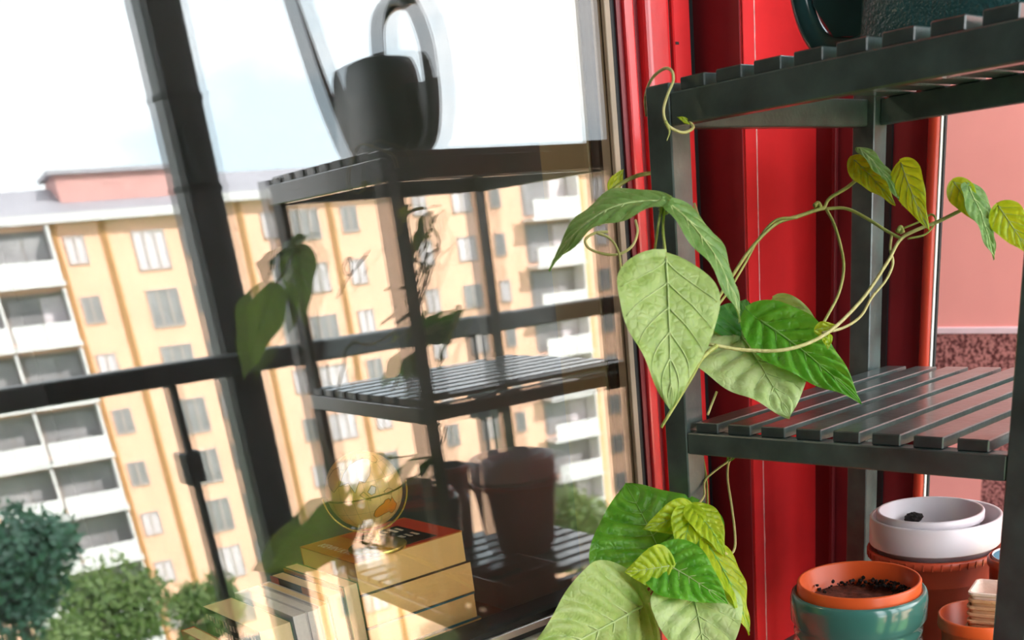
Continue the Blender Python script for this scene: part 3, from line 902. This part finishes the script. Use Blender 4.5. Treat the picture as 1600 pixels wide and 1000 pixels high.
# ---- climbing vine on the shelf
vn = tag(empty('bean_vine', at(1032, 668, 0.96)), 'long bean vine with broad leaves climbing the front of the shelf', 'vine')
leaf(vn, (1040, 405, .800), (1047, 642, .790), 176, 'leaf_p', 0, .06, .02, .06, 'vein', .30, 6, sunny=.62, label='large pale green pointed leaf')
leaf(vn, (1040, 316, .820), (858, 424, .830), 118, 'leaf_g', 66, .06, .17, .06, 'vein', 1.0, 7, sunny=0, label='drooping leaf seen from its edge')
leaf(vn, (1042, 318, .820), (1156, 504, .830), 92, 'leaf_g', -64, .04, .10, .06, 'vein', .8, 6, sunny=0, label='narrow folded leaf')
leaf(vn, (1158, 528, .985), (1234, 653, .932), 205, 'leaf_l', 6, .05, .03, .30, 'vein', 1.2, 6, asym=0.0, sunny=.6, label='broad heart-shaped leaf resting on the slats')
leaf(vn, (1188, 502, .965), (1347, 631, .940), 104, 'leaf', -6, .10, .05, .16, 'vein_d', 1.4, 7, label='broad bright green leaf with its tip on the slats')
leaf(vn, (1158, 534, .985), (1166, 468, 1.005), 124, 'leaf_d', 0, .06, .02, .10, 'vein_d', 1.0, 5)
leaf(vn, (1212, 470, 1.005), (1322, 604, .985), 60, 'leaf_p', 28, .05, .03, .05, 'vein', .8, 6)
# young leaves at the right end
leaf(vn, (1334, 250, .925), (1399, 321, .915), 46, 'leaf_y', 0, .04, .04, .08, 'vein', 1.1, 6, label='yellow green young leaf')
leaf(vn, (1343, 234, .915), (1410, 321, .905), 44, 'leaf_g', -38, .12, .05, .06, 'vein', 1.0, 6)
leaf(vn, (1408, 255, .905), (1452, 360, .895), 50, 'leaf_y', 42, .05, .07, .05, 'vein', .9, 6)
leaf(vn, (1490, 284, .885), (1532, 352, .885), 40, 'leaf_y', 15, .05, .05, .06, 'vein', .9, 5)
leaf(vn, (1513, 292, .880), (1553, 406, .870), 58, 'leaf_g', -25, .10, .03, .08, 'vein', .9, 6)
leaf(vn, (1560, 322, .870), (1612, 400, .860), 50, 'leaf_y', 25, .05, .06, .06, 'vein', .9, 6)
leaf(vn, (1275, 515, .925), (1308, 508, .925), 22, 'leaf_y', 20, .1, .05, .1, 'vein', .6, 4)
leaf(vn, (1290, 522, .925), (1294, 546, .920), 20, 'leaf_y', 0, .1, .05, .1, 'vein', .6, 4)
leaf(vn, (952, 297, .945), (974, 264, .945), 26, 'leaf_y', 25, .2, .05, .05, 'vein', .5, 4, label='small unopened leaf')
def vt(name, px, r, mat='stem', parent=vn, n=7):
    return tube(name, [at(*q) for q in px], r, M[mat], parent, n, 7)
vt('main_stem', [(1108, 538, .900), (1165, 547, .905), (1230, 546, .905), (1290, 522, .915), (1345, 470, .925), (1385, 412, .925), (1406, 375, .922), (1430, 360, .915), (1468, 345, .905), (1518, 320, .885)], .00165, 'stem_pale')
vt('stem', [(1098, 500, .93), (1118, 472, .94), (1148, 425, .945), (1176, 385, .945), (1212, 350, .945), (1250, 337, .945), (1276, 328, .945), (1290, 325, .945)], .0017)
vt('stem', [(1110, 492, .935), (1136, 458, .945), (1164, 412, .950), (1186, 372, .948), (1212, 344, .942), (1246, 340, .942)], .0012)
vt('stem', [(1290, 325, .945), (1304, 352, .942), (1316, 395, .94), (1318, 425, .938), (1310, 460, .935), (1292, 495, .93), (1282, 512, .925)], .0014)
vt('stem', [(1291, 326, .945), (1322, 326, .942), (1352, 340, .936), (1384, 360, .928), (1410, 374, .922)], .0014)
vt('petiole', [(1288, 325, .945), (1296, 310, .942), (1322, 294, .935), (1345, 276, .925), (1362, 268, .920)], .0016)
vt('stem', [(1393, 368, .926), (1391, 390, .926), (1395, 412, .928), (1384, 438, .930), (1362, 465, .932), (1345, 494, .930), (1318, 512, .925), (1285, 520, .918)], .0013, 'stem_pale')
vt('stem', [(1408, 358, .922), (1438, 346, .915), (1455, 335, .910), (1462, 346, .908), (1446, 366, .914), (1418, 373, .920)], .0009)
vt('tendril', [(1010, 182, .915), (1008, 152, .905), (1018, 124, .880), (1036, 108, .865), (1049, 110, .858), (1052, 126, .855), (1044, 146, .855), (1037, 170, .857), (1040, 190, .860), (1050, 201, .862), (1068, 207, .866), (1083, 200, .870), (1078, 190, .872)], .00125, 'stem_pale')
vt('tendril', [(1040, 190, .860), (1046, 205, .860), (1042, 220, .860)], lambda t: .0016 * (1 - .8 * t))
leaf(vn, (1078, 192, .872), (1058, 183, .872), 12, 'leaf_y', 20, .1, .05, .1, 'vein', .5, 3)
vt('stem', [(1020, 270, .955), (994, 275, .948), (966, 290, .945), (953, 306, .945), (960, 318, .945), (972, 326, .94)], .0018, 'stem')
vt('tendril', [(950, 362, .90), (930, 364, .90), (915, 374, .90), (920, 388, .90), (944, 397, .90), (968, 397, .90), (988, 384, .90), (996, 362, .905), (993, 344, .91)], .0012, 'stem_pale')
vt('tendril', [(932, 364, .90), (952, 372, .90), (966, 392, .90), (970, 420, .895), (972, 446, .89)], .0011, 'stem_pale')
vt('petiole', [(1034, 322, .818), (1028, 355, .815), (1022, 398, .84)], .0011)
vt('petiole', [(1038, 322, .818), (1036, 360, .812), (1041, 408, .800)], .0013)
vt('petiole', [(1030, 320, .822), (1042, 312, .822), (1050, 322, .822), (1040, 334, .822), (1030, 326, .822)], .0011)
vt('stem', [(1085, 318, .96), (1092, 345, .955), (1086, 372, .95), (1066, 405, .94), (1056, 430, .93)], .0013, 'stem_pale')
vt('stem', [(1120, 540, .90), (1097, 560, .895), (1080, 590, .90), (1055, 632, .905), (1033, 668, .91)], lambda t: .0022 - .0007 * t, 'stem')
vt('stem', [(1120, 612, .965), (1112, 632, .965), (1106, 648, .962)], .0012, 'stem_pale')
vt('bud', [(1272, 322, .944), (1278, 318, .944), (1282, 324, .944)], .0022, 'stem')
vt('bud', [(1402, 362, .922), (1407, 356, .922), (1410, 364, .922)], .0024, 'stem')

# ---- lower plant in the planter
lp = tag(empty('bean_plant', at(1000, 960, 1.02)), 'leafy bean plant growing from the brick red planter below the window frame', 'plant')
leaf(lp, (1036, 874, 1.010), (977, 755, 1.035), 222, 'leaf', 4, .10, .03, .30, 'vein_d', 1.5, 7, sunny=.3, label='dark green crinkled heart-shaped leaf')
leaf(lp, (1079, 797, .985), (1004, 827, .985), 56, 'leaf_y', -18, .08, .06, .10, 'vein', 1.0, 6, label='bright green young leaf')
leaf(lp, (1080, 796, .980), (1063, 879, .965), 58, 'leaf_y', 10, .08, .06, .12, 'vein_d', 1.2, 7)
leaf(lp, (1084, 795, .982), (1132, 870, .970), 62, 'leaf_y', -20, .08, .08, .14, 'vein_d', 1.2, 7)
leaf(lp, (1046, 884, .950), (976, 894, .945), 72, 'leaf_y', -8, .08, .05, .14, 'vein', 1.2, 6)
leaf(lp, (1030, 876, .958), (1138, 944, .940), 104, 'leaf', -6, .08, .06, .16, 'vein', 1.4, 7, label='mid green crinkled leaf')
leaf(lp, (1002, 948, .975), (812, 1048, .900), 196, 'leaf_p', 0, .08, .08, .10, 'vein', 1.6, 7, label='large pale crinkled leaf at the bottom')
leaf(lp, (1078, 912, .965), (1108, 1080, .930), 150, 'leaf_l', 0, .08, .06, .10, 'vein', 1.0, 6, label='pale smooth leaf hanging over the planter')
leaf(lp, (1104, 850, .975), (1170, 993, .960), 78, 'leaf_y', -38, .18, .05, .08, 'vein_d', .9, 7, label='folded yellow green leaf')
vt('petiole', [(966, 958, 1.0), (1000, 925, 1.0), (1040, 895, 1.0), (1066, 872, .99), (1080, 845, .985), (1083, 798, .983)], .0017, 'stem', lp)
vt('petiole', [(955, 962, 1.01), (988, 935, 1.01), (1012, 906, 1.01), (1036, 872, 1.010)], .0017, 'stem', lp)
vt('petiole', [(972, 960, 1.0), (1004, 938, .99), (1030, 905, .985), (1044, 884, .985)], .0015, 'stem', lp)
vt('petiole', [(1060, 876, .98), (1085, 862, .978), (1104, 850, .975)], .0013, 'stem', lp)
vt('petiole', [(1040, 892, .985), (1062, 896, .965), (1078, 912, .965)], .0013, 'stem', lp)
vt('stem', [(1086, 794, .983), (1100, 775, 1.02), (1101, 752, 1.03), (1118, 735, 1.03), (1136, 722, 1.03), (1148, 711, 1.03)], .0012, 'stem_pale', lp)
vt('stem', [(1146, 711, 1.03), (1138, 725, 1.03), (1137, 750, 1.03), (1143, 790, 1.03), (1148, 830, 1.02), (1148, 856, 1.0), (1140, 866, .985), (1128, 862, .972)], .0013, 'stem_pale', lp)
vt('stem', [(1098, 712, 1.045), (1104, 750, 1.045), (1106, 792, 1.04)], .0012, 'stem', lp)
leaf(lp, (1146, 712, 1.03), (1134, 724, 1.03), 12, 'leaf', 30, .2, .05, .05, 'vein_d', .5, 3)
# stems down to the soil
for (x, y, d) in ((955, 962, 1.01), (966, 958, 1.0), (972, 960, 1.0)):
    p0 = at(x, y, d)
    tube('stem', [p0, p0 * .5 + Vector((0.085, p0.y * .5, ZTp)) * .5 + Vector((0.01, 0, .01)), Vector((0.082, max(-.02, p0.y * .5), ZTp - .025))], .0018, M['stem'], lp, 7, 6)

# ------------------------------------------------------------------ inside the room: table with books and a globe
TZ = -0.5125
tb = tag(empty('side_table', (-0.33, -0.2, FLOOR)), 'dark table behind the window under the books', 'table')
box('table_top', -0.62, -0.146, -0.75, 0.14, TZ - 0.025, TZ, M['table'], tb, bevel=.002)
for (x, y) in ((-0.60, -0.73), (-0.19, -0.73), (-0.60, 0.09), (-0.19, 0.09)):
    box('leg', x, x + .03, y, y + .03, FLOOR, TZ - .025, M['table'], tb, bevel=.002)
XB = -0.080
def flat_book(z0, z1, y0, y1, x0, x1, cov, cov2, label, pagemat='page', ct=0.0012):
    o = tag(empty('paperback_book', ((x0 + x1) / 2, (y0 + y1) / 2, z0)), label, 'book', 'books stacked flat under the globe')
    box('page_block', x0, x1, y0, y1, z0 + ct, z1 - ct, M[pagemat], o)
    box('front_cover', x0, x1 + .0006, y0 - .0005, y1 + .0005, z1 - ct, z1 - .0001, M[cov], o)
    box('back_cover', x0, x1 + .0006, y0 - .0005, y1 + .0005, z0 + .0001, z0 + ct, M[cov2], o)
    box('spine', x0 - ct, x0, y0 - .0005, y1 + .0005, z0 + .0001, z1 - .0001, M[cov], o)
    return o
YL = -0.2168
ZB = [-0.3045, -0.3430, -0.3820, -0.4155, -0.4470, -0.4800, TZ]
b1 = flat_book(ZB[1], ZB[0], YL, -0.0705, -0.205, XB, 'cov_orange', 'cov_brown', 'orange covered thick book on top of the stack, directly under the globe')
flat_book(ZB[2], ZB[1], YL, -0.0650, -0.205, XB + .001, 'cov_brown', 'cov_brown', 'thick book second from the top, with brown covers and cream pages')
flat_book(ZB[3], ZB[2], YL, -0.0665, -0.205, XB + .001, 'cov_teal', 'cov_teal', 'thick book third from the top, between two teal covers', ct=.002)
flat_book(ZB[4], ZB[3], YL, -0.0610, -0.205, XB + .001, 'cov_teal', 'cov_red', 'book fourth from the top, just above the dark red cover')
flat_book(ZB[5], ZB[4] , YL, -0.0400, -0.205, XB + .012, 'cov_red', 'cov_red', 'dark red book sticking out near the bottom of the stack', 'page_w', ct=.002)
flat_book(TZ, ZB[5], YL, -0.0480, -0.205, XB + .006, 'cov_white', 'cov_white', 'pale book at the very bottom of the stack', 'page_w')
# cover print of the top book
def text_part(body, size, M4, mat, parent, name='cover_lettering'):
    cu = bpy.data.curves.new(name, 'FONT')
    cu.body = body
    cu.size = size
    cu.extrude = 0.0001
    cu.align_x = 'CENTER'
    cu.align_y = 'CENTER'
    ob = bpy.data.objects.new(name, cu)
    dg = bpy.context.evaluated_depsgraph_get()
    me = bpy.data.meshes.new_from_object(ob)
    bpy.data.objects.remove(ob)
    me.transform(M4)
    me.materials.clear()
    return put(name, me, mat, parent)
zc = ZB[0] + .0001
def flat_frame(x, y, ang): return Matrix.Translation((x, y, zc)) @ Matrix.Rotation(ang, 4, 'Z')
text_part('KEVIN KWAN', 0.0150, flat_frame(-0.142, -0.199, 0), M['ink'], b1)
box('cover_panel', -0.200, XB - .001, -0.165, -0.0715, zc - .0001, zc + .0002, M['cov_red'], b1)
bl = box('title_panel', -0.175, XB - .008, -0.160, -0.100, zc + .0002, zc + .0005, M['cov_black'], b1)
rn = random.Random(5)
for row in range(2):
    x = -0.165 + row * 0.035
    for k in range(6):
        y = -0.155 + k * 0.0088
        h = 0.008 + rn.random() * .010
        box('title_stroke', x, x + h, y, y + .0035 + rn.random() * .002, zc + .0005, zc + .0008, M['ink'], b1)

def upright_book(y0, y1, h, x0, x1, cov, label, pagemat='page_v', back=None):
    ct = .0009
    o = tag(empty('upright_book', ((x0 + x1) / 2, (y0 + y1) / 2, TZ)), label, 'book', 'books standing in a row beside the stack')
    box('page_block', x0, x1 - .001, y0 + ct, y1 - ct, TZ, TZ + h - .0008, M[pagemat], o)
    c = box('front_cover', x0, x1, y0, y0 + ct, TZ, TZ + h, M[cov], o, bevel=0)
    box('back_cover', x0, x1, y1 - ct, y1, TZ, TZ + h, M[back or cov], o)
    box('spine', x0 - ct, x0, y0, y1, TZ, TZ + h, M[cov], o)
    return o, c
hz = lambda z: z - TZ
x0u = -0.222
u1, c1 = upright_book(-0.2360, -0.2175, hz(-0.3270), x0u, XB, 'cov_green', 'tallest upright book with orange and green cover, against the stack')
box('orange_band', x0u, XB - .002, -0.2366, -0.2360, -0.3395, -0.3285, M['cov_orange'], c1)
rn = random.Random(9)
for k in range(17):
    if k in (4, 8, 13): continue
    x = x0u + 0.028 + k * 0.0060
    box('band_lettering', x, x + .0040, -0.2371, -0.2366, -0.3375, -0.3325, M['ink'] if k < 9 else M['ink_d'], c1)
u2, c2_ = upright_book(-0.2555, -0.2385, hz(-0.3320), x0u + .002, XB - .001, 'cov_dgreen', 'upright book with dark green and orange cover, second from the stack')
box('orange_corner', x0u + .080, XB - .003, -0.2561, -0.2555, -0.3450, -0.3322, M['cov_orange'], c2_)
box('red_corner', x0u + .002, x0u + .022, -0.2561, -0.2555, -0.3450, -0.3322, M['cov_red'], c2_)
upright_book(-0.2690, -0.2570, hz(-0.3395), x0u, XB - .001, 'cov_white', 'slim cream upright book between the green one and the white ones', 'page_v')
upright_book(-0.2835, -0.2700, hz(-0.3415), x0u - .004, XB, 'cov_white', 'white upright book, fourth from the stack', 'page_w')
upright_book(-0.3015, -0.2850, hz(-0.3410), x0u - .002, XB + .001, 'cov_white', 'white upright book with a dark green spine edge', 'page_w', 'cov_white')
u6, c6 = upright_book(-0.3425, -0.3045, hz(-0.3455), x0u - .004, XB + .001, 'cov_dgreen', 'thick cream upright book with dark green lettered cover', 'page_v', 'cov_green')
rn = random.Random(21)
for row in range(3):
    for k in range(15):
        if rn.random() < .12: continue
        x = x0u + .006 + k * 0.0088
        z = -0.352 - row * 0.0125
        box('cover_lettering', x, x + .0018 + rn.random() * .004, -0.3431, -0.3425, z - .0085 + rn.random() * .002, z - rn.random() * .002, M['ink'], c6)
upright_book(-0.3720, -0.3560, hz(-0.3660), x0u - .004, XB - .004, 'cov_red', 'low upright book at the outer end of the row, leaning away from the stack', 'page_v')

# globe
GC = Vector((-0.1000, -0.1870, 0.0))
gd = 1.0
gc = at(569, 765, 1.147)
GR = 0.0425
gb = tag(empty('desk_globe', (gc.x, gc.y, ZB[0])), 'small antique style desk globe on a brass stand on top of the books', 'globe')
bm = bmesh.new()
bmesh.ops.create_uvsphere(bm, u_segments=64, v_segments=40, radius=GR)
me = bpy.data.meshes.new('ball'); bm.to_mesh(me); bm.free()
me.polygons.foreach_set('use_smooth', [True] * len(me.polygons))
me.transform(Matrix.Translation(gc))
put('ball', me, M['globe'], gb)
# globe axes: the equator seam tilts up to the right and is seen from slightly above
view = (gc - CAM).normalized()
rgt = (RX - view * RX.dot(view)).normalized()
upv = rgt.cross(view).normalized()
axis = (upv * 0.93 - view * 0.18 - rgt * 0.20).normalized()
E1 = (-view - axis * (-view).dot(axis)).normalized()      # towards the viewer
E2 = axis.cross(E1).normalized()                           # to the right on the front side
def gpt(lon, lat, r):
    lo, la = math.radians(lon), math.radians(lat)
    return gc + (E1 * math.cos(lo) * math.cos(la) + E2 * math.sin(lo) * math.cos(la) + axis * math.sin(la)) * r
tube('equator_seam', [gpt(k * 6, -3, GR + .0001) for k in range(61)], .0010, M['gl_line'], gb, 6, 0)
def patch(name, ll, mat, r=1.006):
    # polygon in longitude/latitude, wrapped onto the ball
    cxl = sum(p[0] for p in ll) / len(ll); cyl = sum(p[1] for p in ll) / len(ll)
    rings = 5
    V, Fc = [], []
    V.append(gpt(cxl, cyl, GR * r))
    dense = []
    for i in range(len(ll)):
        a, b = ll[i], ll[(i + 1) % len(ll)]
        for k in range(3):
            t = k / 3
            dense.append((a[0] + (b[0] - a[0]) * t, a[1] + (b[1] - a[1]) * t))
    n = len(dense)
    for q in range(1, rings + 1):
        s = q / rings
        for (x, y) in dense:
            V.append(gpt(cxl + (x - cxl) * s, cyl + (y - cyl) * s, GR * r))
    for k in range(n):
        Fc.append((0, 1 + k, 1 + (k + 1) % n))
    for q in range(rings - 1):
        for k in range(n):
            k2 = (k + 1) % n
            Fc.append((1 + q * n + k, 1 + (q + 1) * n + k, 1 + (q + 1) * n + k2, 1 + q * n + k2))
    o = pyd(name, V, Fc, mat, gb, True)
    tube('coastline', [gpt(x, y, GR * (r + .004)) for (x, y) in dense + dense[:1]], .00028, M['gl_line'], gb, 4, 0)
    return o
patch('continent', [(5, -32), (9, -24), (16, -19), (24, -16), (27, -12), (34, -11), (37, -16), (40, -10), (44, -17), (52, -25), (51, -35), (43, -39), (34, -33), (22, -35), (9, -39)], M['gl_orange'])
patch('continent', [(-38, 20), (-30, 38), (-20, 52), (0, 58), (18, 60), (34, 55), (26, 46), (20, 36), (14, 28), (4, 20), (-4, 24), (-14, 8), (-22, 24)], M['gl_white'])
patch('continent', [(-72, 30), (-62, 45), (-48, 50), (-36, 38), (-40, 20), (-50, 12), (-60, 18)], M['gl_ochre'])
patch('continent', [(30, 56), (42, 62), (56, 60), (50, 48), (40, 45), (33, 48)], M['gl_ochre'])
patch('island', [(4, 6), (12, 14), (18, 10), (14, 2), (8, 1)], M['gl_white'])
patch('island', [(28, 1), (36, 4), (44, 0), (40, -6), (30, -4)], M['gl_ochre'])
patch('island', [(-8, 4), (-2, 8), (4, 0), (6, -7), (0, -4)], M['gl_ochre'])
for lat in (20, 45, -25, -48):
    tube('map_line', [gpt(k * 8, lat, GR + .00002) for k in range(46)], .00012, M['gl_line'], gb, 4, 0)
for lon in range(0, 360, 20):
    tube('map_line', [gpt(lon, -80 + k * 8, GR + .00002) for k in range(21)], .00012, M['gl_line'], gb, 4, 0)
# brass half ring under the ball, pivot caps, base
ring = []
for k in range(25):
    a = math.pi * k / 24
    ring.append(gc + (E2 * math.cos(a) * (1.0) - axis * math.sin(a)) * (GR + .0045) + E1 * 0.004)
V, Fc = [], []
m = len(ring)
for i, p in enumerate(ring):
    rad = (p - gc).normalized()
    tg = (ring[min(i + 1, m - 1)] - ring[max(i - 1, 0)]).normalized()
    wd = rad.cross(tg).normalized()
    for (a, b) in ((-.0008, -.0032), (.0010, -.0032), (.0010, .0032), (-.0008, .0032)):
        V.append(p + rad * a + wd * b)
for i in range(m - 1):
    for k in range(4):
        k2 = (k + 1) % 4
        Fc.append((4 * i + k, 4 * i + k2, 4 * i + 4 + k2, 4 * i + 4 + k))
Fc += [(0, 1, 2, 3), (4 * m - 4, 4 * m - 3, 4 * m - 2, 4 * m - 1)]
pyd('half_ring', V, Fc, M['gold'], gb, True)
low = gc - axis * (GR + .005) + E1 * .004
bz = ZB[0] + .0006
lathe('base', [(.001, 0), (.0325, 0), (.0335, .0012), (.0335, .0040), (.0320, .0052), (.0180, .0065), (.0080, .0085), (.0045, .0120), (.0040, max(.013, low.z - bz + .001)), (.001, max(.0135, low.z - bz + .0015))], (low.x, low.y, bz), M['gold'], gb, 48)

# ------------------------------------------------------------------ unseen lamp added in the room to brighten books and globe
LX, LY, LZ = -0.24, -0.40, 0.50
pl_ = tag(empty('added_lamp', (LX, LY, LZ)), 'dark pendant lamp added out of view to brighten the books', 'lamp')
lathe('shade', [(0.012, 0.085), (0.030, 0.080), (0.065, 0.050), (0.090, 0.0), (0.088, 0.0), (0.063, 0.047), (0.028, 0.076), (0.012, 0.081)], (LX, LY, LZ), M['table'], pl_, 40)
tube('cable', [Vector((LX, LY, LZ + .083)), Vector((LX, LY, CEIL - .0005))], .003, M['black'], pl_, 8, 0)
bulb_m, bt, bb = mat_new('added_lamp_glow')
bb.inputs['Emission Color'].default_value = (1.0, 0.78, 0.50, 1)
bb.inputs['Emission Strength'].default_value = 150.0
lathe('bulb', [(.001, -.024), (.014, -.020), (.022, -.006), (.022, .006), (.012, .026), (.010, .045), (.001, .045)], (LX, LY, LZ + .034), bulb_m, pl_, 24)
